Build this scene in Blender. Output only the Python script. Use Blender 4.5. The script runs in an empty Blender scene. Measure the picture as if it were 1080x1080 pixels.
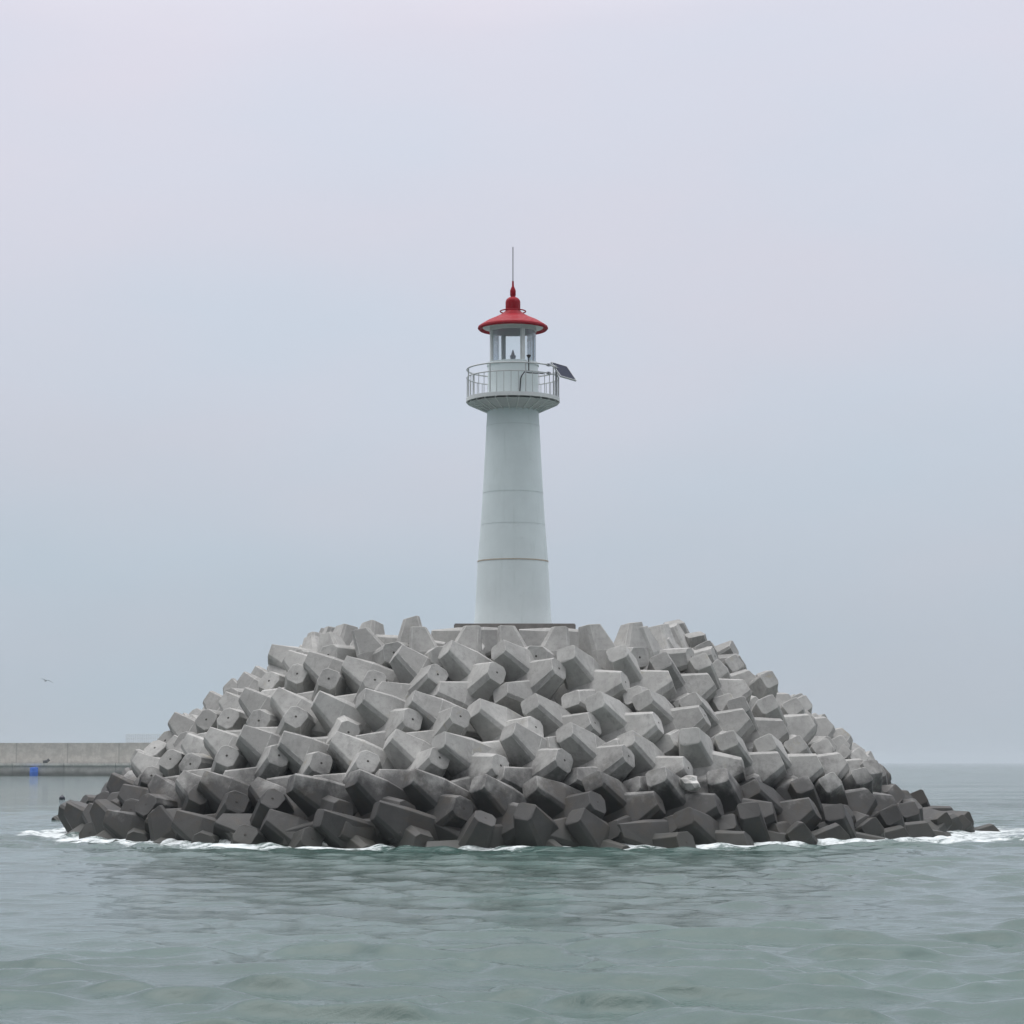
import bpy, bmesh, math, random
import numpy as np
from mathutils import Vector, Matrix, noise as mnoise

random.seed(11)
rng = np.random.default_rng(7)
S = bpy.context.scene
C = S.collection
R = math.radians

# ------------------------------------------------------------------ camera
EYE = 2.3
F = 2400.0                      # focal length in pixels of the 1080 px photograph
PITCH = math.atan(264.0 / F)
D = 76.0                        # camera to tower axis
cam = bpy.data.cameras.new('camera')
cam.sensor_width = 36
cam.lens = F / 1080 * 36
cam.clip_start = 0.5
cam.clip_end = 40000
co = bpy.data.objects.new('camera', cam)
C.objects.link(co)
co.location = (0, 0, EYE)
co.rotation_euler = (R(90) + PITCH, 0, 0)
S.camera = co

def zat(py, d=D):               # height of the point seen at row py, d metres out
    return EYE + d * math.tan(PITCH + math.atan((540 - py) / F))
def xat(px, py, d=D):
    a = math.atan((540 - py) / F)
    depth = d / math.cos(PITCH + a) * math.cos(a)
    return (px - 540) / F * depth

# ------------------------------------------------------------------ helpers
def link(name, me, mats, parent=None, loc=(0, 0, 0), rot=None):
    o = bpy.data.objects.new(name, me)
    C.objects.link(o)
    for m in (mats if isinstance(mats, (list, tuple)) else [mats]):
        if m: me.materials.append(m)
    o.location = loc
    if rot is not None: o.rotation_euler = rot
    if parent: o.parent = parent
    return o
def obj(name, bm, mats, parent=None, loc=(0, 0, 0), rot=None, smooth=False):
    me = bpy.data.meshes.new(name)
    bmesh.ops.recalc_face_normals(bm, faces=bm.faces)
    if smooth:
        for f in bm.faces: f.smooth = True
    bm.to_mesh(me); bm.free()
    if smooth == 'auto':
        me.set_sharp_from_angle(angle=R(35))
    return link(name, me, mats, parent, loc, rot)
def tag(o, label, cat, group=None):
    o['label'] = label; o['category'] = cat
    if group: o['group'] = group
    return o
def struct(o, kind='structure'):
    o['kind'] = kind
    return o
def empty(name, loc, label, cat, group=None):
    o = bpy.data.objects.new(name, None); C.objects.link(o)
    o.location = loc; o.empty_display_size = .3
    return tag(o, label, cat, group)
def lathe(bm, prof, n=64, cap0=True, cap1=True, c=(0, 0)):
    rings = []
    for r, z in prof:
        rings.append([bm.verts.new((c[0] + r * math.cos(2 * math.pi * i / n), c[1] + r * math.sin(2 * math.pi * i / n), z)) for i in range(n)])
    for a, b in zip(rings, rings[1:]):
        for i in range(n):
            bm.faces.new((a[i], a[(i + 1) % n], b[(i + 1) % n], b[i]))
    if cap0: bm.faces.new(rings[0][::-1])
    if cap1: bm.faces.new(rings[-1])
def torus(bm, r, rr, z, n=72, k=10):
    g = [[bm.verts.new(((r + rr * math.cos(2 * math.pi * j / k)) * math.cos(2 * math.pi * i / n),
                        (r + rr * math.cos(2 * math.pi * j / k)) * math.sin(2 * math.pi * i / n),
                        z + rr * math.sin(2 * math.pi * j / k))) for j in range(k)] for i in range(n)]
    for i in range(n):
        for j in range(k):
            bm.faces.new((g[i][j], g[(i + 1) % n][j], g[(i + 1) % n][(j + 1) % k], g[i][(j + 1) % k]))
def tube(bm, pts, r, k=8):
    pts = [Vector(p) for p in pts]
    rings = []
    for i, p in enumerate(pts):
        d = (pts[min(i + 1, len(pts) - 1)] - pts[max(i - 1, 0)]).normalized()
        u = d.cross(Vector((0.13, 0.31, 0.94))).normalized()
        if u.length < .1: u = Vector((1, 0, 0))
        v = d.cross(u)
        rings.append([bm.verts.new(p + (u * math.cos(2 * math.pi * j / k) + v * math.sin(2 * math.pi * j / k)) * r) for j in range(k)])
    for a, b in zip(rings, rings[1:]):
        for j in range(k):
            bm.faces.new((a[j], a[(j + 1) % k], b[(j + 1) % k], b[j]))
    bm.faces.new(rings[0][::-1]); bm.faces.new(rings[-1])
def box(bm, lo, hi, bev=0.0, M=None):
    vs = [bm.verts.new((x, y, z)) for x in (lo[0], hi[0]) for y in (lo[1], hi[1]) for z in (lo[2], hi[2])]
    fs = [bm.faces.new([vs[i] for i in q]) for q in ((0, 1, 3, 2), (4, 6, 7, 5), (0, 4, 5, 1), (2, 3, 7, 6), (0, 2, 6, 4), (1, 5, 7, 3))]
    if bev:
        es = list({e for f in fs for e in f.edges})
        r = bmesh.ops.bevel(bm, geom=es, offset=bev, segments=2, affect='EDGES')
        vs = list({v for v in vs if v.is_valid} | set(r['verts']))
    if M:
        for v in vs: v.co = M @ v.co

# ------------------------------------------------------------------ materials
class NT:
    def __init__(s, name, rough=.7, base=(.5, .5, .5), metal=0.0):
        s.m = bpy.data.materials.new(name); s.m.use_nodes = True
        s.t = s.m.node_tree; s.b = s.t.nodes['Principled BSDF']
        s.b.inputs['Base Color'].default_value = (*base, 1)
        s.b.inputs['Roughness'].default_value = rough
        s.b.inputs['Metallic'].default_value = metal
    def n(s, typ, **kw):
        x = s.t.nodes.new(typ)
        for k, v in kw.items():
            if k in ('I',):
                for kk, vv in v.items(): x.inputs[kk].default_value = vv
            else: setattr(x, k, v)
        return x
    def l(s, a, b): s.t.links.new(a, b)
    def noise(s, vec, scale, detail=4, rough=.55, dist=0):
        x = s.n('ShaderNodeTexNoise', I={'Scale': scale, 'Detail': detail, 'Roughness': rough, 'Distortion': dist})
        s.l(vec, x.inputs['Vector']); return x.outputs['Fac']
    def mr(s, v, a, b, c=0., d=1., smooth=True):
        x = s.n('ShaderNodeMapRange', I={1: a, 2: b, 3: c, 4: d})
        if smooth: x.interpolation_type = 'SMOOTHSTEP'
        s.l(v, x.inputs[0]); return x.outputs[0]
    def math(s, op, a, b=None, clamp=False):
        x = s.n('ShaderNodeMath', operation=op, use_clamp=clamp)
        for i, v in enumerate((a, b)):
            if v is None: continue
            if isinstance(v, (int, float)): x.inputs[i].default_value = v
            else: s.l(v, x.inputs[i])
        return x.outputs[0]
    def mix(s, f, a, b, blend='MIX'):
        x = s.n('ShaderNodeMix', data_type='RGBA', blend_type=blend)
        for i, v in ((0, f), (6, a), (7, b)):
            if isinstance(v, (int, float)): x.inputs[i].default_value = v
            elif isinstance(v, tuple): x.inputs[i].default_value = (*v, 1)
            else: s.l(v, x.inputs[i])
        return x.outputs[2]
    def pos(s): return s.n('ShaderNodeNewGeometry').outputs['Position']
    def objc(s): return s.n('ShaderNodeTexCoord').outputs['Object']
    def scaled(s, vec, sc):
        x = s.n('ShaderNodeMapping', I={'Scale': sc}); s.l(vec, x.inputs[0]); return x.outputs[0]
    def bump(s, h, strength, dist, normal=None):
        x = s.n('ShaderNodeBump', I={'Strength': strength, 'Distance': dist}); s.l(h, x.inputs['Height'])
        if normal: s.l(normal, x.inputs['Normal'])
        return x.outputs[0]

def concrete_mat(name, dry, wet, tide=True, edge=0.0, joints=0.0):
    k = NT(name, .9)
    P = k.pos(); O = k.objc()
    rnd = k.n('ShaderNodeObjectInfo').outputs['Random']
    vec = k.n('ShaderNodeVectorMath', operation='ADD')
    k.l(O, vec.inputs[0])
    cmb = k.n('ShaderNodeCombineXYZ'); k.l(k.math('MULTIPLY', rnd, 37.), cmb.inputs[0]); k.l(k.math('MULTIPLY', rnd, 91.), cmb.inputs[1])
    k.l(cmb.outputs[0], vec.inputs[1]); V = vec.outputs[0]
    big = k.noise(V, .9, 4, .6)
    fine = k.noise(V, 6, 7, .74)
    grain = k.noise(V, 55, 3, .6)
    c = k.mix(k.mr(big, .35, .68), tuple(x * .84 for x in dry), tuple(x * 1.12 for x in dry))
    c = k.mix(k.mr(fine, .44, .68, 0, .5), c, tuple(x * .62 for x in dry))
    # ochre and lichen stains
    st = k.noise(V, 1.3, 5, .7, .6)
    c = k.mix(k.mr(st, .61, .74, 0, .42), c, (dry[0] * .84, dry[1] * .74, dry[2] * .5))
    # pour lines of the mould
    sep = k.n('ShaderNodeSeparateXYZ'); k.l(O, sep.inputs[0])
    # each casting has a slightly different tone
    tone = k.mr(rnd, 0, 1, .76, 1.12, False)
    cm = k.n('ShaderNodeCombineXYZ')
    for i in range(3): k.l(tone, cm.inputs[i])
    c = k.mix(1.0, c, cm.outputs[0], 'MULTIPLY')
    # pin holes
    vo = k.n('ShaderNodeTexVoronoi', I={'Scale': 7.5}); k.l(V, vo.inputs['Vector'])
    pit = k.mr(vo.outputs['Distance'], .03, .09, 1, 0)
    pit = k.math('MULTIPLY', pit, k.mr(k.noise(V, 2.2, 2), .5, .6))
    c = k.mix(k.math('MULTIPLY', pit, .55), c, (.06, .06, .055))
    # dark run-down streaks
    sk = k.noise(k.scaled(P, (2.6, 2.6, .28)), 1.3, 5, .68)
    c = k.mix(k.mr(sk, .54, .72, 0, .5), c, tuple(x * .5 for x in dry))
    if joints:                                      # cast joints of the wall sections, with run-down stains
        sj = k.n('ShaderNodeSeparateXYZ'); k.l(P, sj.inputs[0])
        fr = k.math('FRACT', k.math('DIVIDE', sj.outputs[0], joints))
        c = k.mix(k.mr(k.math('ABSOLUTE', k.math('SUBTRACT', fr, .5)), .0, .02, .6, 0), c, tuple(x * .35 for x in dry))
        wl = k.math('ADD', sj.outputs[2], k.math('MULTIPLY', k.noise(k.scaled(P, (.4, .4, .1)), 1., 4), 1.0))
        c = k.mix(k.mr(wl, .7, 1.7, .8, 0), c, (.07, .08, .06))
    # droppings on the upward faces
    sn = k.n('ShaderNodeSeparateXYZ'); k.l(k.n('ShaderNodeNewGeometry').outputs['Normal'], sn.inputs[0])
    dp = k.math('MULTIPLY', k.mr(sn.outputs[2], .25, .7), k.mr(k.noise(P, 1.9, 6, .75), .64, .70, 0, .6))
    c = k.mix(dp, c, (.5, .5, .48))
    if edge:
        c = k.mix(k.mr(k.noise(V, 5, 4), .38, .6, .1, .75), c, tuple(min(.5, x * edge) for x in dry))
    rough = .9
    if tide:
        sp = k.n('ShaderNodeSeparateXYZ'); k.l(P, sp.inputs[0])
        nz = k.math('MULTIPLY', k.math('SUBTRACT', k.noise(P, .5, 6, .68), .5), 4.2)
        zz = k.math('ADD', sp.outputs[2], nz)
        w = k.mr(zz, 1.35, 2.55, 1, 0)
        wc = k.mix(k.mr(big, .35, .7), tuple(x * .75 for x in wet), tuple(x * 1.35 for x in wet))
        wc = k.mix(k.mr(st, .47, .63, 0, .6), wc, (wet[0] * 1.25, wet[1] * 1.05, wet[2] * .82))
        alg = k.mr(sp.outputs[2], .15, .75, .5, 0)
        wc = k.mix(alg, wc, (.022, .026, .018))
        c = k.mix(w, c, wc)
        rr = k.mr(w, 0, 1, .92, .62); k.l(rr, k.b.inputs['Roughness'])
    k.l(c, k.b.inputs['Base Color'])
    h = k.math('ADD', k.math('MULTIPLY', fine, .6), k.math('MULTIPLY', grain, .25))
    h = k.math('SUBTRACT', h, k.math('MULTIPLY', pit, .8))
    k.l(k.bump(h, .35, .03), k.b.inputs['Normal'])
    return k.m

DRY = (.385, .382, .363)
WET = (.041, .0398, .0372)
M_block = concrete_mat('cast_concrete', DRY, WET)
M_edge = concrete_mat('worn_concrete_edge', DRY, WET, True, 1.22)
M_dark = NT('socket_shade', .95, (.05, .045, .04)).m  # flat dark colour for the shade inside the lifting sockets
M_plinth = concrete_mat('plinth_concrete', (.27, .255, .235), WET, False)
M_quay = concrete_mat('quay_concrete', (.62, .60, .55), WET, False, 0.0, 9.0)

def paint_mat(name, base, stain, seamz=(), rough=.5):
    k = NT(name, rough)
    P = k.pos()
    O = k.objc()
    big = k.noise(P, .8, 4, .6)
    c = k.mix(k.mr(big, .35, .7), tuple(x * .93 for x in base), base)
    # run-down streaks
    strk = k.noise(k.scaled(P, (5, 5, .35)), 1.0, 5, .65)
    c = k.mix(k.mr(strk, .52, .78, 0, .55), c, stain)
    fl = k.noise(P, 7, 5, .7)
    c = k.mix(k.mr(fl, .58, .8, 0, .3), c, tuple(x * .8 for x in stain))
    k.l(c, k.b.inputs['Base Color'])
    k.l(k.mr(fl, .3, .7, rough - .08, rough + .15), k.b.inputs['Roughness'])
    k.l(k.bump(big, .15, .02), k.b.inputs['Normal'])
    return k.m
M_white = paint_mat('weathered_white_paint', (.70, .775, .775), (.56, .64, .62))
M_whiteclean = paint_mat('white_paint', (.70, .72, .71), (.55, .58, .56))
M_rail = paint_mat('grey_white_rail_paint', (.50, .52, .52), (.34, .34, .33), rough=.45)
M_red = paint_mat('red_paint', (.31, .004, .014), (.21, .004, .010), rough=.5)
M_red.node_tree.nodes['Principled BSDF'].inputs['Specular IOR Level'].default_value = .12
M_seam = paint_mat('weld_seam', (.62, .69, .685), (.50, .57, .55))
M_rust = paint_mat('rust_line', (.50, .44, .36), (.33, .24, .16), rough=.8)
M_grey = NT('galvanised_steel', .45, (.32, .33, .34), .6).m
M_black = NT('black_rubber', .6, (.018, .018, .02)).m
M_buoy = NT('buoy_plastic', .4, (.012, .016, .03)).m
M_blue = paint_mat('blue_plastic', (.01, .15, .70), (.01, .11, .52), rough=.45)
M_lampglass = NT('beacon_lens', .2, (.45, .50, .50)).m
k = NT('lantern_glass', .03, (.95, .98, .98)); k.b.inputs['Transmission Weight'].default_value = 0.0
tr = k.n('ShaderNodeBsdfTransparent', I={0: (.93, .96, .96, 1)}); gl = k.n('ShaderNodeBsdfGlossy', I={0: (.9, .95, 1, 1), 'Roughness': .05})
ms = k.n('ShaderNodeMixShader'); lw = k.n('ShaderNodeLayerWeight', I={0: .35})
k.l(k.mr(lw.outputs['Fresnel'], 0, 1, .04, .8, False), ms.inputs[0]); k.l(tr.outputs[0], ms.inputs[1]); k.l(gl.outputs[0], ms.inputs[2])
k.l(ms.outputs[0], k.t.nodes['Material Output'].inputs[0]); M_glass = k.m
k = NT('solar_cells', .35, (.02, .025, .045)); k.b.inputs['Specular IOR Level'].default_value = .02
br = k.n('ShaderNodeTexBrick', offset=0, I={'Scale': 1.0, 'Mortar Size': .006, 'Brick Width': .125, 'Row Height': .125, 'Color1': (.018, .024, .05, 1), 'Color2': (.022, .028, .055, 1), 'Mortar': (.05, .055, .065, 1)})
k.l(k.objc(), br.inputs[0]); k.l(br.outputs[0], k.b.inputs['Base Color']); M_solar = k.m
k = NT('rock', .9); c_ = k.mix(k.mr(k.noise(k.objc(), 3, 5), .35, .65), (.30, .29, .27), (.62, .61, .58)); k.l(c_, k.b.inputs['Base Color']); M_rock = k.m
k = NT('shaded_core_rubble', .95); c_ = k.mix(k.mr(k.noise(k.pos(), 1.2, 5), .35, .65), (.05, .048, .044), (.11, .105, .095)); k.l(c_, k.b.inputs['Base Color']); M_core = k.m  # rubble kept very dark, painting shade into the gaps between blocks
k = NT('gull_feathers', .8); c_ = k.mix(k.mr(k.noise(k.objc(), 4, 3), .4, .6), (.36, .37, .38), (.55, .56, .57)); k.l(c_, k.b.inputs['Base Color']); M_gull = k.m

# ------------------------------------------------------------------ armour blocks
H = 2.2
def loft8(bm, secs, axis):
    rs = []
    for (t, cx, cy, hx, hy, ch) in secs:
        pts = [(cx - hx + ch, cy - hy), (cx + hx - ch, cy - hy), (cx + hx, cy - hy + ch), (cx + hx, cy + hy - ch),
               (cx + hx - ch, cy + hy), (cx - hx + ch, cy + hy), (cx - hx, cy + hy - ch), (cx - hx, cy - hy + ch)]
        rs.append([bm.verts.new((a, b, t) if axis == 'z' else (a, t, b)) for a, b in pts])
    for a, b in zip(rs, rs[1:]):
        for i in range(8): bm.faces.new((a[i], a[(i + 1) % 8], b[(i + 1) % 8], b[i]))
    bm.faces.new(rs[0][::-1]); bm.faces.new(rs[-1])
def make_block_mesh(seed):
    rr = random.Random(seed)
    bm = bmesh.new()
    for s in (1, -1):
        loft8(bm, [(-.56, s * .375, 0, .12, .138, .036), (-.18, s * .275, 0, .225, .222, .045), (.18, s * .275, 0, .225, .222, .045), (.56, s * .375, 0, .12, .138, .036)], 'z')
    loft8(bm, [(-.58, 0, 0, .145, .14, .058), (-.185, 0, 0, .30, .20, .07), (.185, 0, 0, .30, .20, .07), (.58, 0, 0, .145, .14, .058)], 'y')
    bmesh.ops.recalc_face_normals(bm, faces=bm.faces)
    for v in bm.verts: v.co += Vector((rr.gauss(0, .004), rr.gauss(0, .004), rr.gauss(0, .004)))
    r = bmesh.ops.bevel(bm, geom=list(bm.edges), offset=.006, segments=1, affect='EDGES')
    for f in bm.faces: f.material_index = 0
    for f in r['faces']: f.material_index = 1
    # dark discs on the two noses, their colour standing in for socket shade
    for s in (1, -1):
        n = 10
        ring = [bm.verts.new((.016 * math.cos(2 * math.pi * i / n), s * .582, .016 * math.sin(2 * math.pi * i / n))) for i in range(n)]
        ring2 = [bm.verts.new((.012 * math.cos(2 * math.pi * i / n), s * .584, .012 * math.sin(2 * math.pi * i / n))) for i in range(n)]
        for i in range(n):
            bm.faces.new((ring[i], ring[(i + 1) % n], ring2[(i + 1) % n], ring2[i])).material_index = 2
        bm.faces.new(ring2).material_index = 2
    bmesh.ops.recalc_face_normals(bm, faces=bm.faces)
    for v in bm.verts: v.co *= H
    me = bpy.data.meshes.new('armour_block')
    bm.to_mesh(me); bm.free()
    for m in (M_block, M_edge, M_dark): me.materials.append(m)
    return me
BLOCKS = [make_block_mesh(s) for s in range(4)]
SRC = [bpy.data.objects.new('armour_block', me) for me in BLOCKS]
used = set()
blocks = []
def attitude(az, alpha, beta, gamma):
    nh = Vector((math.sin(az), -math.cos(az), 0)); t = Vector((math.cos(az), math.sin(az), 0)); up = Vector((0, 0, 1))
    n = math.cos(beta) * (math.cos(alpha) * nh + math.sin(alpha) * t) + math.sin(beta) * up
    z = (up - n * up.dot(n)).normalized(); x = n.cross(z)
    M = Matrix((x, n, z)).transposed()
    return M @ Matrix.Rotation(gamma, 3, 'Y')
def put_block(loc, M, row, sc=1.0):
    i = random.randrange(4)
    o = SRC[i] if i not in used else SRC[i].copy()
    used.add(i)
    C.objects.link(o)
    o.matrix_world = Matrix.Translation(loc) @ M.to_4x4() @ Matrix.Diagonal((sc, sc, sc, 1))
    blocks.append((o, row))
    return o

CX, CY = -0.25, D
#        z    rx    ry   alpha beta gamma  jitter
ROWS = [(5.36, 6.1, 6.5, 8, 12, 6, 14),
        (4.28, 7.6, 8.1, 47, 26, 64, 8),
        (3.00, 9.65, 9.8, 47, 26, 64, 7),
        (1.75, 11.0, 11.4, 47, 25, 64, 9),
        (0.58, 12.2, 12.9, 46, 22, 64, 14),
        (-.45, 13.5, 14.0, 44, 16, 60, 22)]
STEP = 1.70
AZMAX = R(104)
def row_points(rx, ry, step, phase):
    # walk the ellipse in equal arc lengths out from the front
    out = []
    for sgn in (1, -1):
        a = 0.0; acc = 0.0; target = phase * step if sgn > 0 else (1 - phase) * step
        if sgn < 0 and phase == 0: target = step
        while a < AZMAX:
            if acc >= target - 1e-6:
                out.append(sgn * a); target += step
            da = .002
            acc += math.hypot(rx * math.cos(a), ry * math.sin(a)) * da; a += da
    return sorted(out)
for ri, (z, rx, ry, al, be, ga, jit) in enumerate(ROWS):
    phase = 0.5 * (ri % 2)
    for a in row_points(rx, ry, STEP * (1.06 if ri == 0 else 1.0), phase):
        j = lambda s=jit: R(random.gauss(0, s * .6))
        sl = random.gauss(0, .09) + .38 * mnoise.noise(Vector((a * 2.6, ri * 3.7, .5)))     # up or down the slope
        if ri == 0: sl *= .45
        q = 1 + sl * .78 / rx
        p = Vector((CX + rx * q * math.sin(a), CY - ry * q * math.cos(a), z - sl * .63)) + Vector((random.gauss(0, .07), random.gauss(0, .07), random.gauss(0, .06)))
        if ri == 0 and -3.4 < p.x < 2.35 and p.y < D: continue
        put_block(p, attitude(a, R(al) + j(), R(be) + j(), R(ga) + j()), ri)

# the upright blocks at the crest in front of the tower, side by side with a narrow slot between them
for px, py, d, al, be, ga in ((470, 704, 69.6, -3, 13, 1), (562, 704, 69.5, 4, 13, -1)):
    put_block(Vector((xat(px, py, d), d, zat(py, d))), attitude(0, R(al), R(be), R(ga)), 0)
for px, py, d, ga in ((497, 662.5, 72.0, 91), (587, 663.5, 72.1, 88), (425, 672, 71.3, 84)):
    put_block(Vector((xat(px, py, d), d, zat(py, d) - 1.13)), attitude(0, R(random.gauss(0, 5)), R(9), R(ga)), 0)
for ri in range(0, len(ROWS) - 2):
    z0, x0, y0 = ROWS[ri][:3]; z1, x1, y1 = ROWS[ri + 1][:3]
    for deg in (-97, -84, -72, 74, 86, 98):
        a = R(deg + random.gauss(0, 3)); f = .5 + random.gauss(0, .08); o_ = .12
        p = Vector((CX + (x0 + (x1 - x0) * f + o_ * .5) * math.sin(a), CY - (y0 + (y1 - y0) * f + o_ * .5) * math.cos(a), z0 + (z1 - z0) * f + o_ * .6))
        put_block(p, attitude(a, R(60 + random.gauss(0, 12)), R(28 + random.gauss(0, 9)), R(66 + random.gauss(0, 10))), ri)

# low blocks trailing off into the water at the two ends: image column, height of the centre, distance
for px, z, d in ((74, -1.25, 92), (94, -.95, 90), (116, -.55, 89), (114, .22, 91), (137, -.25, 87), (140, .45, 88), (160, .20, 86), (158, -.60, 83), (1022, -.72, 77), (1000, -.45, 78), (982, -.30, 75.5), (972, .05, 79), (955, -.05, 76), (950, -.65, 72.5)):
    g = lambda s: R(random.gauss(0, s))
    put_block(Vector((xat(px, 850, d), d, z)), attitude(R(-70 if px < 500 else 70) + g(25), R(45) + g(15), R(18) + g(14), R(62) + g(16)), 6, .95)

# rubble core under the blocks, coloured dark to stand in for gap shade
bm = bmesh.new()
prof = [(16.4, 14.6, -1.6), (14.0, 12.4, -.7), (11.9, 10.6, .75), (9.8, 9.0, 2.1), (7.6, 7.2, 3.5), (5.6, 5.6, 4.7), (4.2, 4.2, 5.35), (.01, .01, 5.45)]
N = 96; rings = []
for rx, ry, z in prof:
    rg = []
    for i in range(N):
        a = 2 * math.pi * i / N
        v = Vector((CX + rx * math.cos(a), CY + ry * math.sin(a), z))
        d = mnoise.noise(v * .8) * .25
        rg.append(bm.verts.new(v + Vector((math.cos(a) * d, math.sin(a) * d, d * .6))))
    rings.append(rg)
for a, b in zip(rings, rings[1:]):
    for i in range(N): bm.faces.new((a[i], a[(i + 1) % N], b[(i + 1) % N], b[i]))
struct(obj('mound', bm, M_core, smooth=True))

# ------------------------------------------------------------------ lighthouse
TZ = zat(657.5, D - 2.0)                     # plinth top
bm = bmesh.new(); box(bm, (-1.98, -1.98, 0), (1.98, 1.98, 1.3), .03)
pl = tag(obj('tower_plinth', bm, M_plinth, loc=(xat(543, 657, 73.6), CY, TZ - 1.3)), 'dark square concrete slab under the white lighthouse', 'plinth')

TX = xat(541, 540)
lh = empty('lighthouse', (TX, CY, TZ), 'white tapering lighthouse with a red roof standing on the block mound', 'lighthouse')
def rel(py, d=D): return zat(py, d) - TZ
mpp = D / F * 1.004                          # metres per pixel at the tower
g_floor = rel(424.5)
shaft = [(41.3 * mpp, 0), (39.9 * mpp, rel(648)), (37.3 * mpp, rel(594)), (34.2 * mpp, rel(556)), (32.0 * mpp, rel(522)), (28.3 * mpp, rel(452)), (26.9 * mpp, g_floor - .02)]
bm = bmesh.new()
dense = []
for (r0, z0), (r1, z1) in zip(shaft, shaft[1:]):
    for q in range(6): dense.append((r0 + (r1 - r0) * q / 6, z0 + (z1 - z0) * q / 6))
dense.append(shaft[-1])
lathe(bm, dense, 96)
sh = obj('tower_shaft', bm, M_white, lh, smooth='auto')
def shaft_r(z):
    for (r0, z0), (r1, z1) in zip(shaft, shaft[1:]):
        if z0 <= z <= z1: return r0 + (r1 - r0) * (z - z0) / (z1 - z0)
for py, m, t in ((452, M_seam, .010), (522.5, M_seam, .008), (556, M_seam, .006), (594.5, M_rust, .020)):
    z = rel(py - 2); r = shaft_r(z)
    bm = bmesh.new(); lathe(bm, [(r - .02, z - t), (r + .004 + t * .4, z - t), (r + .004 + t * .4, z + t), (r - .02, z + t)], 96)
    obj('weld_seam', bm, m, sh, smooth='auto')
# gallery
GR = 49.8 * mpp
gal = None
bm = bmesh.new(); lathe(bm, [(.5, g_floor), (GR, g_floor), (GR, g_floor + .13), (.5, g_floor + .13)], 96)
gal = obj('gallery_floor', bm, M_whiteclean, lh, smooth='auto')
for i in range(24):
    a = 2 * math.pi * (i + .5) / 24
    bm = bmesh.new()
    pts = [(.86, g_floor), (GR - .04, g_floor), (GR - .04, g_floor - .05), (.86, g_floor - .36)]
    lay = [[bm.verts.new((x, s * .014, z)) for x, z in pts] for s in (-1, 1)]
    bm.faces.new(lay[0]); bm.faces.new(lay[1][::-1])
    for q in range(4): bm.faces.new((lay[0][q], lay[0][(q + 1) % 4], lay[1][(q + 1) % 4], lay[1][q]))
    obj('bracket', bm, M_whiteclean, gal, rot=(0, 0, a))
bm = bmesh.new(); lathe(bm, [(GR - .05, g_floor - .055), (.87, g_floor - .30)], 96, False, False)
obj('soffit', bm, M_rail, gal, smooth=True)
fz = g_floor + .13
RR = GR - .03
rail = bpy.data.objects.new('railing', None)
bm = bmesh.new(); torus(bm, RR, .026, fz + .98); torus(bm, RR, .020, fz + .70)
for i in range(8):
    a = 2 * math.pi * (i + .35) / 8
    tube(bm, [(RR * math.cos(a), RR * math.sin(a), fz - .02), (RR * math.cos(a), RR * math.sin(a), fz + .98)], .024)
rail = obj('railing', bm, M_rail, lh, smooth='auto')
for i in range(40):
    if i % 5 == 0: continue
    a = 2 * math.pi * (i / 5 + .35) / 8
    bm = bmesh.new(); tube(bm, [(RR * math.cos(a), RR * math.sin(a), fz - .02), (RR * math.cos(a), RR * math.sin(a), fz + .70)], .013, 6)
    obj('baluster', bm, M_rail, rail, smooth='auto')
# murette
mz = rel(383.5)
bm = bmesh.new(); mr_ = 26.8 * mpp
lathe(bm, [(mr_, fz - .01), (mr_, mz - .10), (mr_ + .03, mz - .10), (mr_ + .03, mz), (.3, mz)], 96)
mur = obj('lantern_base', bm, M_white, lh, smooth='auto')
# lantern
lr = 24.7 * mpp
hz = rel(341.5); hb = rel(350.2)
bm = bmesh.new(); lathe(bm, [(lr - .02, mz + .002), (lr - .02, hb)], 96, False, False)
obj('lantern_glass', bm, M_glass, lh, smooth=True)
bm = bmesh.new(); lathe(bm, [(lr - .05, hb), (lr + .01, hb), (lr + .01, hz + .08), (lr - .05, hz + .08), (lr - .05, hb)], 96, False, False)
obj('lantern_header', bm, M_whiteclean, lh, smooth='auto')
bm = bmesh.new(); lathe(bm, [(lr - .052, hz + .02), (lr - .052, hz + .03)], 64)
obj('lantern_ceiling', bm, M_whiteclean, lh)
for deg in (25, 115, 205, 295):
    a = R(deg)                               # measured from the camera side towards the right
    bm = bmesh.new(); w = .062
    box(bm, (-w, -.05, mz - .005), (w, .03, hb + .02), .008)
    box(bm, (-w - .03, -.018, mz - .005), (-w, .012, hb + .015))
    obj('mullion', bm, M_whiteclean, lh, loc=(lr * math.sin(a), -lr * math.cos(a), 0), rot=(0, 0, a))
# beacon
bm = bmesh.new(); lathe(bm, [(.10, mz), (.10, mz + .10), (.085, mz + .11), (.085, mz + .2), (.10, mz + .21), (.10, mz + .27), (.06, mz + .30), (.05, mz + .36), (.012, mz + .47)], 24)
obj('beacon', bm, M_grey, lh, smooth='auto')
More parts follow.
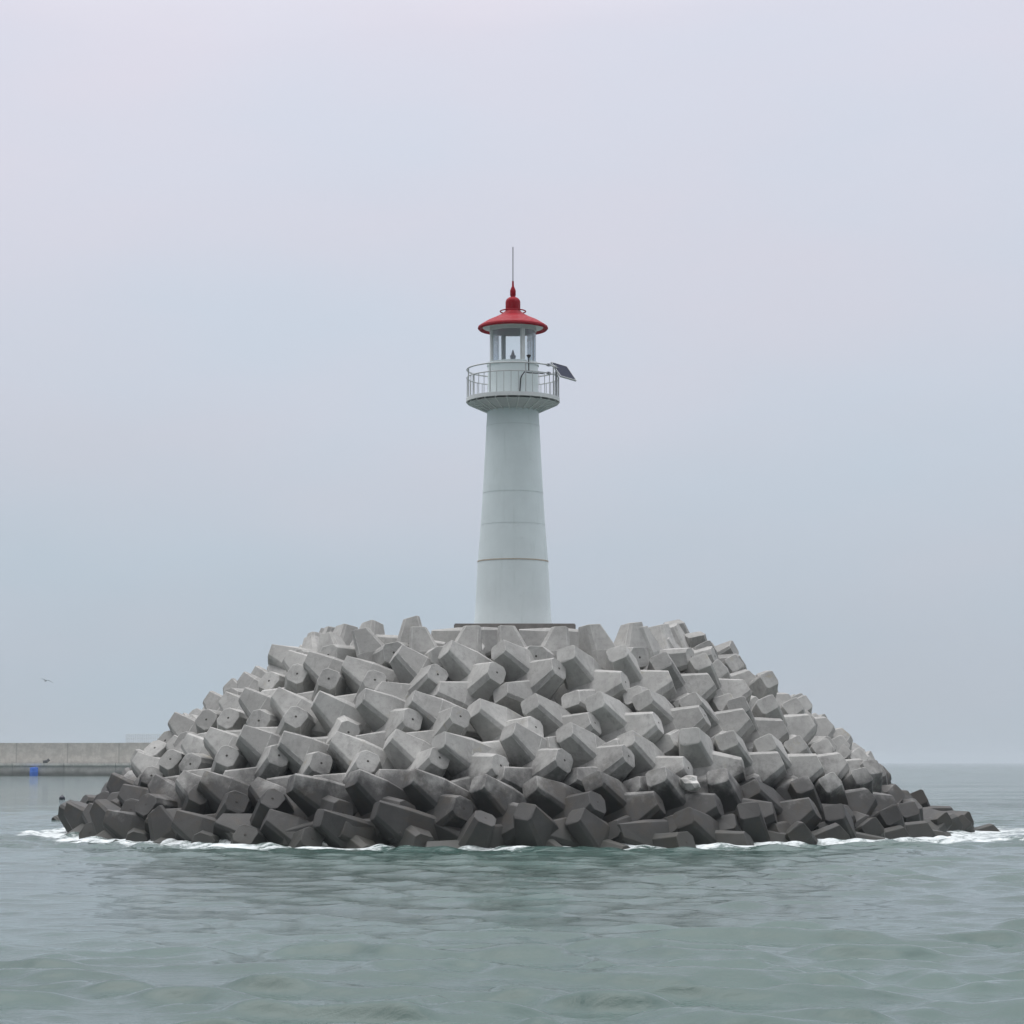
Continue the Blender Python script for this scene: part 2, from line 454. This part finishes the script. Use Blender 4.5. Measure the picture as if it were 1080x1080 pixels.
# roof
rz = rel(346.5); RO = 37.6 * mpp
bm = bmesh.new()
prof = [(lr - .08, rel(341)), (lr + .05, rel(342)), (RO - .10, rz - .03), (RO - .05, rz - .055), (RO, rz), (RO - .02, rz + .06), (RO - .09, rz + .11), (.86, rel(338.5)), (.62, rel(335.2)), (.42, rel(332)), (.27, rel(328.5)), (.24, rel(327))]
lathe(bm, prof, 96, True, True)
roof = obj('roof', bm, M_red, lh, smooth='auto')
bm = bmesh.new(); lathe(bm, [(RO - .09, rz - .012), (lr + .0, rel(343.2))], 96, False, False)
obj('roof_soffit', bm, M_whiteclean, roof, smooth=True)
bm = bmesh.new()
dome = [(.24, rel(328)), (.252, rel(325)), (.252, rel(319))]
for q in range(1, 9):
    a = q / 8 * R(78); dome.append((.252 * math.cos(a), rel(319) + .20 * math.sin(a)))
lathe(bm, dome, 48)
obj('roof_vent', bm, M_red, roof, smooth='auto')
bm = bmesh.new(); lathe(bm, [(.075, rel(313.2)), (.098, rel(311.5)), (.098, rel(306.5)), (.06, rel(303.5)), (.038, rel(302)), (.03, rel(296.5))], 24)
obj('finial', bm, M_red, roof, smooth='auto')
bm = bmesh.new(); tube(bm, [(0, 0, rel(297)), (0, 0, rel(280)), (0, 0, rel(260.5))], .019, 8)
obj('lightning_rod', bm, M_grey, roof, smooth='auto')
bm = bmesh.new(); torus(bm, .43, .022, rel(328.5), 48, 8)
for q in range(4):
    a = R(45 + 90 * q); tube(bm, [(.22 * math.cos(a), .22 * math.sin(a), rel(328.5)), (.43 * math.cos(a), .43 * math.sin(a), rel(328.5))], .014, 6)
obj('roof_ring', bm, M_red, roof, smooth='auto')
# solar panel on the right of the rail
A = Vector((xat(581, 383) - TX, -.35, rel(383.5)))
u = Vector((.54, .43, -.08)); v = Vector((.30, -.52, -.57)); nn = v.cross(u).normalized()
if nn.z < 0: nn = -nn
MP = Matrix((u.normalized(), v.normalized(), nn)).transposed()
sp = bpy.data.objects.new('solar_panel', None)
bm = bmesh.new(); lu, lv = u.length, v.length
box(bm, (0, 0, -.05), (lu, .022, .006)); box(bm, (0, lv - .022, -.05), (lu, lv, .006)); box(bm, (0, .022, -.0495), (.022, lv - .022, .0055)); box(bm, (lu - .022, .022, -.0495), (lu, lv - .022, .0055))
spf = obj('solar_panel', bm, M_rail, lh)
spf.matrix_world = Matrix.Translation(A) @ MP.to_4x4(); spf.parent = lh
bm = bmesh.new(); box(bm, (.022, .022, -.03), (lu - .022, lv - .022, 0))
obj('panel_cells', bm, M_solar, spf)
bm = bmesh.new()
ang = R(28)
pr = Vector((RR * math.sin(R(68)), -RR * math.cos(R(68)), 0))
c0 = A + u * .15 + v * .25 - nn * .03; c1 = A + u * .5 + v * .9 - nn * .03
tube(bm, [pr + Vector((0, 0, fz + .98)), A + u * .1 + v * .1 - nn * .04, c0], .016)
tube(bm, [pr + Vector((0, 0, fz + .70)), A + u * .2 + v * .8 - nn * .04, c1], .016)
tube(bm, [c0, c1], .014)
tube(bm, [pr + Vector((0, 0, fz + .02)), pr + Vector((0, 0, fz + 1.05))], .028)
obj('panel_bracket', bm, M_grey, lh, smooth='auto')
for zz in (.98, .70):
    bm = bmesh.new(); box(bm, (-.06, -.05, -.045), (.06, .05, .045), .01)
    obj('rail_clamp', bm, M_grey, rail, loc=(RR * math.sin(R(50)), -RR * math.cos(R(50)), fz + zz), rot=(0, 0, R(50)))
# cable and sensor
def onr(px, r):
    s = max(-1, min(1, (px - 541) * mpp / r)); return Vector((r * s, -r * math.sqrt(1 - s * s), 0))
bm = bmesh.new()
pts = [onr(548, mr_ + .03) + Vector((0, 0, fz + .02)), onr(548.6, mr_ + .03) + Vector((0, 0, fz + .25)), onr(549.2, mr_ + .03) + Vector((0, 0, fz + .55)),
       onr(550.5, mr_ + .06) + Vector((0, 0, fz + .655)), onr(553, RR - .05) + Vector((0, 0, fz + .665))]
for px in (558, 563, 568, 573): pts.append(onr(px, RR - .05) + Vector((0, 0, fz + .655 + .01 * math.sin(px))))
tube(bm, pts, .020, 6); obj('power_cable', bm, M_black, lh, smooth='auto')
q = onr(557.5, RR)
bm = bmesh.new(); lathe(bm, [(.020, fz + .70), (.020, fz + 1.12), (.03, fz + 1.14), (.075, fz + 1.20), (.075, fz + 1.23), (.02, fz + 1.25)], 16, c=(q.x, q.y))
obj('light_sensor', bm, M_black, lh, smooth='auto')

# ------------------------------------------------------------------ breakwater in the distance
BD = 392.0
def X(px, d=BD): return xat(px, 804, d)
bw = empty('breakwater', (X(0), BD, 0), 'long low concrete breakwater wall on the horizon left of the mound', 'breakwater')
def wall(name, y0, y1, za, zb, dy):
    bm = bmesh.new(); x0, x1 = -60 - 0, X(330) - X(0)
    sl = dy
    vs = []
    for x in np.linspace(-160, x1, 24):
        yy = (x - 0) * -.10
        vs.append([bm.verts.new((x, y0 + yy, za)), bm.verts.new((x, y0 + yy, zb)), bm.verts.new((x, y1 + yy, zb)), bm.verts.new((x, y1 + yy, za))])
    for a, b in zip(vs, vs[1:]):
        for i in range(4): bm.faces.new((a[i], a[(i + 1) % 4], b[(i + 1) % 4], b[i]))
    bm.faces.new(vs[0]); bm.faces.new(vs[-1][::-1])
    return obj(name, bm, M_quay, bw)
wall('quay_wall', 0, 10, -2, zat(805.2, BD), 0)
wall('parapet', 3, 8, zat(805.2, BD) - .01, zat(783.4, BD), 0)
wall('quay_lip', -.25, 2.7, zat(805.2, BD) - .35, zat(805.2, BD) + .06, 0)
ztop = zat(783.4, BD)
fence = empty('fence', (X(128), BD + 5, ztop), 'pale thin metal fence on top of the distant breakwater', 'fence')
bm = bmesh.new(); fl = X(178) - X(128)
for zz in (.05, .75, 1.45): tube(bm, [(0, -.4, zz), (fl, -.4 - fl * .1, zz)], .035, 5)
obj('rail', bm, M_rail, fence)
npost = 26
bm = bmesh.new(); tube(bm, [(0, 0, -.6), (0, 0, 1.5)], .05, 5); p0 = obj('post', bm, M_rail, fence, loc=(0, -.4, 0))
for i in range(1, npost):
    p = p0.copy(); C.objects.link(p); p.parent = fence; p.location = (fl * i / (npost - 1), -.4 - fl * .1 * i / (npost - 1), 0)
bd = BD - .9 - (X(38) - X(0)) * .1
bm = bmesh.new()
lathe(bm, [(.66, -.25), (.70, -.1), (.70, .45), (.74, .5), (.74, .58), (.70, .63), (.70, 1.2), (.66, 1.3), (.3, 1.34)], 24)
lathe(bm, [(.08, 1.33), (.08, 1.42)], 12, c=(.3, 0))
tag(obj('barrel', bm, M_blue, loc=(X(38), bd, .1), smooth='auto'), 'blue plastic barrel floating against the foot of the breakwater', 'barrel')
# folded dark bundle lying on the ledge
bm = bmesh.new(); bmesh.ops.create_icosphere(bm, subdivisions=3, radius=.5)
for vv in bm.verts:
    d = 1 + .5 * mnoise.noise(vv.co * 3 + Vector((3, 1, 8)))
    vv.co = Vector((vv.co.x * 1.15 * d, vv.co.y * .7 * d, max(-.22, vv.co.z * .75 * d) + (.22 if vv.co.x > .2 else 0)))
tag(obj('bundle', bm, M_black, loc=(X(48.5), BD + 1.0 - (X(48) - X(0)) * .1, zat(805.2, BD) + .28)), 'dark bundle lying on the ledge of the distant breakwater', 'bundle')

# buoy
bd = 2.3 * F / 38.5
bm = bmesh.new(); bmesh.ops.create_uvsphere(bm, u_segments=24, v_segments=16, radius=.19)
lathe(bm, [(.035, .17), (.035, .23), (.02, .24)], 12)
tag(obj('buoy', bm, M_buoy, loc=(xat(65.5, 842, bd), bd, .05), smooth='auto'), 'small black ball buoy floating left of the mound', 'buoy')

# gull
bm = bmesh.new()
gd = 185.0
body = [(-.26, 0, .02, .012), (-.17, 0, .01, .05), (-.02, 0, 0, .075), (.12, 0, .0, .06), (.19, 0, .015, .042), (.24, 0, .02, .036), (.28, 0, .015, .012), (.32, 0, .01, .006)]
rings = []
for x, y, z, r in body:
    rings.append([bm.verts.new((x, y + r * math.cos(2 * math.pi * j / 10), z + r * .9 * math.sin(2 * math.pi * j / 10))) for j in range(10)])
for a, b in zip(rings, rings[1:]):
    for j in range(10): bm.faces.new((a[j], a[(j + 1) % 10], b[(j + 1) % 10], b[j]))
bm.faces.new(rings[0][::-1]); bm.faces.new(rings[-1])
for s in (1, -1):
    w = [(.10, -.10, .02, .05), (.13, -.06, .20, .10), (.08, -.06, .42, .06), (-.06, -.12, .62, -.02)]   # lead x, trail x, y, z
    top = [[bm.verts.new((a, s * y, z + .012)), bm.verts.new((b, s * y, z + .004))] for a, b, y, z in w]
    bot = [[bm.verts.new((a, s * y, z - .008)), bm.verts.new((b, s * y, z - .002))] for a, b, y, z in w]
    for i in range(3):
        bm.faces.new((top[i][0], top[i + 1][0], top[i + 1][1], top[i][1])); bm.faces.new((bot[i][0], bot[i][1], bot[i + 1][1], bot[i + 1][0]))
        bm.faces.new((top[i][0], bot[i][0], bot[i + 1][0], top[i + 1][0])); bm.faces.new((top[i][1], top[i + 1][1], bot[i + 1][1], bot[i][1]))
    bm.faces.new((top[3][0], bot[3][0], bot[3][1], top[3][1]))
t = [bm.verts.new(p) for p in ((-.22, -.03, .02), (-.22, .03, .02), (-.38, .07, .02), (-.38, -.07, .02), (-.22, 0, .035), (-.37, 0, .03))]
bm.faces.new((t[0], t[1], t[2], t[3])); bm.faces.new((t[4], t[0], t[3], t[5])); bm.faces.new((t[1], t[4], t[5], t[2]))
tag(obj('gull', bm, M_gull, loc=(xat(48, 718, gd), gd, zat(718, gd)), rot=(R(14), R(0), R(115))), 'grey gull gliding low in the sky above the distant breakwater', 'bird')

# pale rock jammed between blocks
rd = D - 11.6
bm = bmesh.new(); bmesh.ops.create_icosphere(bm, subdivisions=2, radius=.27)
for vv in bm.verts: vv.co = Vector((vv.co.x * 1.15, vv.co.y, vv.co.z * .8)) * (1 + .55 * mnoise.noise(vv.co * 5))
tag(obj('rock', bm, M_rock, loc=(xat(728, 826, rd), rd - .2, zat(826, rd))), 'small white broken rock jammed between dark wet blocks', 'rock')

# ------------------------------------------------------------------ sea
def ell(x, y):
    return np.hypot((x - CX) / 15.2, (y - CY) / 14.9)
def sea():
    th = np.concatenate([np.radians(np.arange(-180, -32, 4.0)), np.radians(np.arange(-32, -18, .4)), np.radians(np.arange(-18, 18, .055)), np.radians(np.arange(18, 32, .4)), np.radians(np.arange(32, 180, 4.0))])
    r = [3.0]
    while r[-1] < 9000:
        d = r[-1]
        f = .30 if d < 14 else (max(.06, d * .0031) if d < 110 else d * (.006 if d < 300 else .03))
        r.append(d + f)
    r = np.array(r)
    T, Rr = np.meshgrid(th, r)
    x = Rr * np.sin(T); y = Rr * np.cos(T)
    cell = np.gradient(r)[:, None] * np.ones_like(T)
    z = np.zeros_like(x); dx = np.zeros_like(x); dy = np.zeros_like(x)
    main = R(205)                                  # running towards the camera, a little to the left
    nw = 210
    lost = np.zeros_like(x); tot = 1e-9
    for i in range(nw):
        lam = .45 * (4.2 / .45) ** rng.random() if i < 150 else .24 * (.6 / .24) ** rng.random()
        a0 = main + rng.normal(0, .5 if lam < 2 else .35)
        kx, ky = math.sin(a0) * 2 * math.pi / lam, math.cos(a0) * 2 * math.pi / lam
        kk = 2 * math.pi / lam
        amp = .041 / kk * math.exp(-(math.log(lam / .95) ** 2) / (2 * .7 ** 2)) if i < 150 else .010 / kk
        lost += (1 - np.clip((lam / cell - 2.2) / 2.5, 0, 1)) * (amp * kk) ** 2; tot += (amp * kk) ** 2 * (0.6 + .8 * rng.random())
        fade = np.clip((lam / cell - 2.2) / 2.5, 0, 1)
        ph = kx * x + ky * y + rng.random() * 6.283
        z += amp * fade * np.cos(ph)
        dx -= 1.0 * amp * fade * math.sin(a0) * np.sin(ph); dy -= 1.0 * amp * fade * math.cos(a0) * np.sin(ph)
    # gusts: patches of calmer and rougher water
    g = np.zeros_like(x)
    for i in range(14):
        lam = 9 + 40 * rng.random(); a0 = rng.normal(R(10), .7)
        g += np.cos((math.sin(a0) * x * .55 + math.cos(a0) * y) * 6.283 / lam + rng.random() * 6.283)
    g = g / 2.6
    g = g + .45 * np.exp(-((x + .6) / 2.8) ** 2 - ((y - 28) / 6.5) ** 2)       # stirred water in the boat's track
    q = np.clip((g + .7) / 1.9, 0, 1); calm = .50 + .72 * q * q * (3 - 2 * q)
    # sheltered water to the left behind the mound
    lee = 1 / (1 + np.exp((x + 12 - .0 * y) / 4)) * np.clip((y - 62) / 25, 0, 1)
    calm = calm * (1 - .72 * lee)
    e = ell(x, y)
    calm = calm * (1 - .45 / (1 + np.exp((x + 3.6) / 1.1)) * (y < 62))
    z *= calm; dx *= calm; dy *= calm
    # peaked crests and flat troughs
    sg = z[(y > 18) & (y < 60) & (np.abs(x) < 15)].std()
    nz_ = 2.2 * np.tanh(z / sg / 2.2); z = sg * .92 * (np.exp(.62 * nz_) - 1.2) / .62
    dx = 1.8 * sg * np.tanh(dx / sg / 1.8); dy = 1.8 * sg * np.tanh(dy / sg / 1.8)
    # swash along the blocks
    near = np.exp(-np.clip(e - 1.0, 0, None) / .05)
    sw = np.zeros_like(x)
    for i in range(24):
        lam = .6 + 2.2 * rng.random(); a0 = rng.random() * 6.283
        sw += np.cos((math.sin(a0) * x + math.cos(a0) * y) * 6.283 / lam + rng.random() * 6.283)
    z += near * (.02 + .010 * sw) * (y < 90)
    x = x + dx; y = y + dy
    foam = np.exp(-np.clip(e - 1.03, 0, None) / .045) + .30 * np.exp(-np.clip(e - 1.0, 0, None) / .16)
    side = np.exp(-((x - 17.5) / 4.5) ** 2 - ((y - 78) / 10) ** 2) + 1.0 * np.exp(-((x + 8.3) / 3.2) ** 2 - ((y - 64.2) / 2.2) ** 2) + .9 * np.exp(-((x - 12.6) / 4.0) ** 2 - ((y - 67.6) / 2.6) ** 2)
    foam = np.clip(foam * .82 + .8 * side, 0, 1.0)
    lostv = np.clip(lost / tot, 0, 1) * np.clip(calm, .3, 1.2)
    nr, nt = x.shape
    co_ = np.stack([x, y, z], -1).reshape(-1, 3)
    # centre fan
    co_ = np.vstack([co_, [[0, 0, 0]]])
    idx = np.arange(nr * nt).reshape(nr, nt)
    nx = np.roll(idx, -1, 1)
    q = np.stack([idx[:-1], idx[1:], nx[1:], nx[:-1]], -1).reshape(-1, 4)
    tri = np.stack([idx[0], nx[0], np.full(nt, nr * nt)], -1)
    me = bpy.data.meshes.new('sea')
    nl = q.size + tri.size
    me.vertices.add(len(co_)); me.vertices.foreach_set('co', co_.astype(np.float32).ravel())
    me.loops.add(nl); me.loops.foreach_set('vertex_index', np.concatenate([q.ravel(), tri.ravel()]).astype(np.int32))
    me.polygons.add(len(q) + len(tri))
    st = np.concatenate([np.arange(len(q)) * 4, q.size + np.arange(len(tri)) * 3]).astype(np.int32)
    me.polygons.foreach_set('loop_start', st)
    me.update(calc_edges=True); me.validate()
    at = me.attributes.new('foam', 'FLOAT', 'POINT')
    at.data.foreach_set('value', np.concatenate([foam.ravel(), [0]]).astype(np.float32))
    at = me.attributes.new('ripple', 'FLOAT', 'POINT')
    at.data.foreach_set('value', np.concatenate([lostv.ravel(), [0]]).astype(np.float32))
    me.polygons.foreach_set('use_smooth', np.ones(len(me.polygons), dtype=bool))
    return me
k = NT('sea_water', .08)
P = k.pos()
at = k.n('ShaderNodeAttribute', attribute_name='foam').outputs['Fac']
turb = k.noise(k.scaled(P, (.05, .12, .0)), 1, 4, .6)
wc = k.mix(k.mr(turb, .35, .65), (.032, .070, .060), (.045, .092, .079))
n1 = k.noise(k.scaled(P, (1.0, 1.6, 1)), 1.1, 7, .68, .8)
n2 = k.noise(k.scaled(P, (1.0, 1.8, 1)), 5.5, 5, .7, .5)
fm = k.math('ADD', k.math('MULTIPLY', n1, .7), k.math('MULTIPLY', n2, .3))
thr = k.math('SUBTRACT', .87, k.math('MULTIPLY', at, .455))
fo = k.mr(k.math('SUBTRACT', fm, thr), -.03, .16, 0, .92)
# scattered small whitecaps
lo_ = k.n('ShaderNodeAttribute', attribute_name='ripple').outputs['Fac']
cap = k.noise(k.scaled(P, (.10, .30, 1)), 1.0, 8, .72, .4)
fo = k.math('MAXIMUM', fo, k.mr(k.math('MULTIPLY', cap, k.mr(lo_, .75, .95)), .70, .78, 0, .7))
col = k.mix(fo, wc, (.72, .76, .76))
k.l(col, k.b.inputs['Base Color'])
k.l(k.mr(fo, 0, 1, .045, .8), k.b.inputs['Roughness'])
k.b.inputs['IOR'].default_value = 1.333
rp = k.noise(k.scaled(P, (1.0, 1.9, 1)), 3.2, 6, .62, .3)
rp2 = k.noise(k.scaled(P, (.22, .8, 1)), 1.0, 4, .6, .3)
hh = k.math('ADD', k.math('MULTIPLY', rp, .5), k.math('MULTIPLY', rp2, .15))
hh = k.math('ADD', hh, k.math('MULTIPLY', k.math('MULTIPLY', fo, n2), .8))
lo = k.n('ShaderNodeAttribute', attribute_name='ripple').outputs['Fac']
chop = k.noise(k.scaled(P, (.55, 1.15, 1)), 1.0, 6, .6, .4)
bn = k.bump(k.math('MULTIPLY', chop, lo), 1.0, .8)
k.l(k.bump(hh, .28, .12, bn), k.b.inputs['Normal'])
M_sea = k.m
struct(link('sea', sea(), M_sea))

# ------------------------------------------------------------------ haze
HAZE = 0.00028
if HAZE:
    bm = bmesh.new(); box(bm, (-9300, -9300, -3.5), (9300, 9300, 22.5))
    k = NT('haze_air'); k.t.nodes.remove(k.b)
    pv = k.n('ShaderNodeVolumePrincipled', I={'Color': (.70, .75, .80, 1), 'Density': HAZE, 'Anisotropy': .2})
    k.l(pv.outputs[0], k.t.nodes['Material Output'].inputs['Volume'])
    struct(obj('haze', bm, k.m), 'stuff')

# ------------------------------------------------------------------ light
w = bpy.data.worlds.new('World'); S.world = w; w.use_nodes = True
t = w.node_tree; bg = t.nodes['Background']; bg.inputs[1].default_value = .10
tc = t.nodes.new('ShaderNodeTexCoord'); sx = t.nodes.new('ShaderNodeSeparateXYZ'); t.links.new(tc.outputs['Generated'], sx.inputs[0])
SUN_EL, SUN_AZ = R(72), R(-60)                   # azimuth from +Y, clockwise positive
sky = t.nodes.new('ShaderNodeTexSky'); sky.sky_type = 'NISHITA'; sky.sun_disc = False; sky.sun_elevation = SUN_EL; sky.sun_rotation = SUN_AZ
sky.air_density = 1.2; sky.dust_density = 8; sky.ozone_density = 1.0
# cloud deck: softly mottled
mp = t.nodes.new('ShaderNodeMapping'); mp.inputs['Scale'].default_value = (2.2, 2.2, 5.5); t.links.new(tc.outputs['Generated'], mp.inputs[0])
nz = t.nodes.new('ShaderNodeTexNoise'); nz.inputs['Scale'].default_value = 1.6; nz.inputs['Detail'].default_value = 4; nz.inputs['Roughness'].default_value = .5
t.links.new(mp.outputs[0], nz.inputs['Vector'])
ma = t.nodes.new('ShaderNodeMath'); ma.operation = 'MULTIPLY_ADD'; ma.inputs[1].default_value = .10; ma.inputs[2].default_value = -.05
t.links.new(nz.outputs['Fac'], ma.inputs[0])
ad = t.nodes.new('ShaderNodeMath'); ad.operation = 'ADD'; t.links.new(sx.outputs[2], ad.inputs[0]); t.links.new(ma.outputs[0], ad.inputs[1])
cr = t.nodes.new('ShaderNodeValToRGB'); e = cr.color_ramp.elements
def lin(c): return tuple(((x / 255 + .055) / 1.055) ** 2.4 if x > 10 else x / 255 / 12.92 for x in c)
K = 10 / 14.0
stops = [(0.0, lin((177, 188, 196))), (.05, lin((181, 193, 203))), (.16, lin((199, 206, 217))), (.32, lin((217, 217, 228))), (.55, (1.15, 1.15, 1.2)), (1.0, (3.4, 3.4, 3.5))]
while len(e) < len(stops): e.new(.5)
for el, (p, c) in zip(e, stops): el.position = p; el.color = (*c, 1)
t.links.new(ad.outputs[0], cr.inputs[0])
# lilac and pale blue patches in the deck
nz2 = t.nodes.new('ShaderNodeTexNoise'); nz2.inputs['Scale'].default_value = 2.4; nz2.inputs['Detail'].default_value = 3
mp2 = t.nodes.new('ShaderNodeMapping'); mp2.inputs['Scale'].default_value = (1.6, 1.6, 4.5); mp2.inputs['Location'].default_value = (3, 1, 2)
t.links.new(tc.outputs['Generated'], mp2.inputs[0]); t.links.new(mp2.outputs[0], nz2.inputs['Vector'])
cr2 = t.nodes.new('ShaderNodeValToRGB'); cr2.color_ramp.elements[0].position = .34; cr2.color_ramp.elements[0].color = (.955, 1.0, 1.025, 1)
cr2.color_ramp.elements[1].position = .66; cr2.color_ramp.elements[1].color = (1.03, .993, 1.005, 1)
t.links.new(nz2.outputs['Fac'], cr2.inputs[0])
tm = t.nodes.new('ShaderNodeMix'); tm.data_type = 'RGBA'; tm.blend_type = 'MULTIPLY'; tm.inputs[0].default_value = 1
t.links.new(cr.outputs[0], tm.inputs[6]); t.links.new(cr2.outputs[0], tm.inputs[7])
# sky dimmed behind the camera, added to darken the faces turned towards it
bk = t.nodes.new('ShaderNodeMapRange'); bk.inputs[1].default_value = -.35; bk.inputs[2].default_value = .25; bk.inputs[3].default_value = .5; bk.inputs[4].default_value = 1.0; bk.interpolation_type = 'SMOOTHSTEP'
t.links.new(sx.outputs[1], bk.inputs[0])
tb = t.nodes.new('ShaderNodeMix'); tb.data_type = 'RGBA'; tb.blend_type = 'MULTIPLY'; tb.inputs[0].default_value = 1
t.links.new(tm.outputs[2], tb.inputs[6]); t.links.new(bk.outputs[0], tb.inputs[7])
sc = t.nodes.new('ShaderNodeMix'); sc.data_type = 'RGBA'; sc.blend_type = 'MULTIPLY'; sc.inputs[0].default_value = 1; sc.inputs[7].default_value = (10, 10, 10, 1)
t.links.new(tb.outputs[2], sc.inputs[6])
mx = t.nodes.new('ShaderNodeMix'); mx.data_type = 'RGBA'; mx.inputs[0].default_value = .92
t.links.new(sky.outputs[0], mx.inputs[6]); t.links.new(sc.outputs[2], mx.inputs[7])
t.links.new(mx.outputs[2], bg.inputs[0])
sun = bpy.data.lights.new('sun', 'SUN'); sun.energy = .8; sun.angle = R(50); sun.color = (1, .97, .93)
so = bpy.data.objects.new('sun', sun); C.objects.link(so)
dv = Vector((math.sin(SUN_AZ) * math.cos(SUN_EL), math.cos(SUN_AZ) * math.cos(SUN_EL), math.sin(SUN_EL)))
so.rotation_euler = dv.to_track_quat('Z', 'Y').to_euler()

# ------------------------------------------------------------------ labels of the blocks
ORD = ['first', 'second', 'third', 'fourth', 'fifth', 'sixth', 'seventh', 'eighth', 'ninth', 'tenth', 'eleventh', 'twelfth', 'thirteenth', 'fourteenth', 'fifteenth', 'sixteenth', 'seventeenth', 'eighteenth', 'nineteenth', 'twentieth', 'twenty-first', 'twenty-second']
ROWN = ['crest row', 'second row', 'third row', 'fourth row', 'fifth row', 'waterline row', 'low toe']
TONE = ['pale grey', 'pale grey', 'light grey', 'half wet grey', 'dark wet', 'dark wet', 'low wet']
for ri in range(len(ROWS) + 1):
    row = sorted([o for o, q in blocks if q == ri], key=lambda o: (o.location.x - TX) / o.location.y)
    left = [o for o in row if o.location.x / o.location.y < TX / D - .003][::-1]
    right = [o for o in row if o.location.x / o.location.y > TX / D + .003]
    mid = [o for o in row if o not in left and o not in right]
    for name, lst in (('left', left), ('right', right)):
        for i, o in enumerate(lst):
            tag(o, f'{TONE[ri]} concrete armour block, {ORD[i]} {name} of the tower, {ROWN[ri]}', 'armour block', 'armour blocks piled round the mound')
    for o in mid:
        tag(o, f'{TONE[ri]} concrete armour block straight below the tower, {ROWN[ri]}', 'armour block', 'armour blocks piled round the mound')

S.view_settings.view_transform = 'Standard'
S.view_settings.look = 'None'
S.view_settings.exposure = 0.12
S.view_settings.gamma = 1
S.cycles.max_bounces = 6
S.cycles.volume_bounces = 1
S.cycles.use_denoising = True
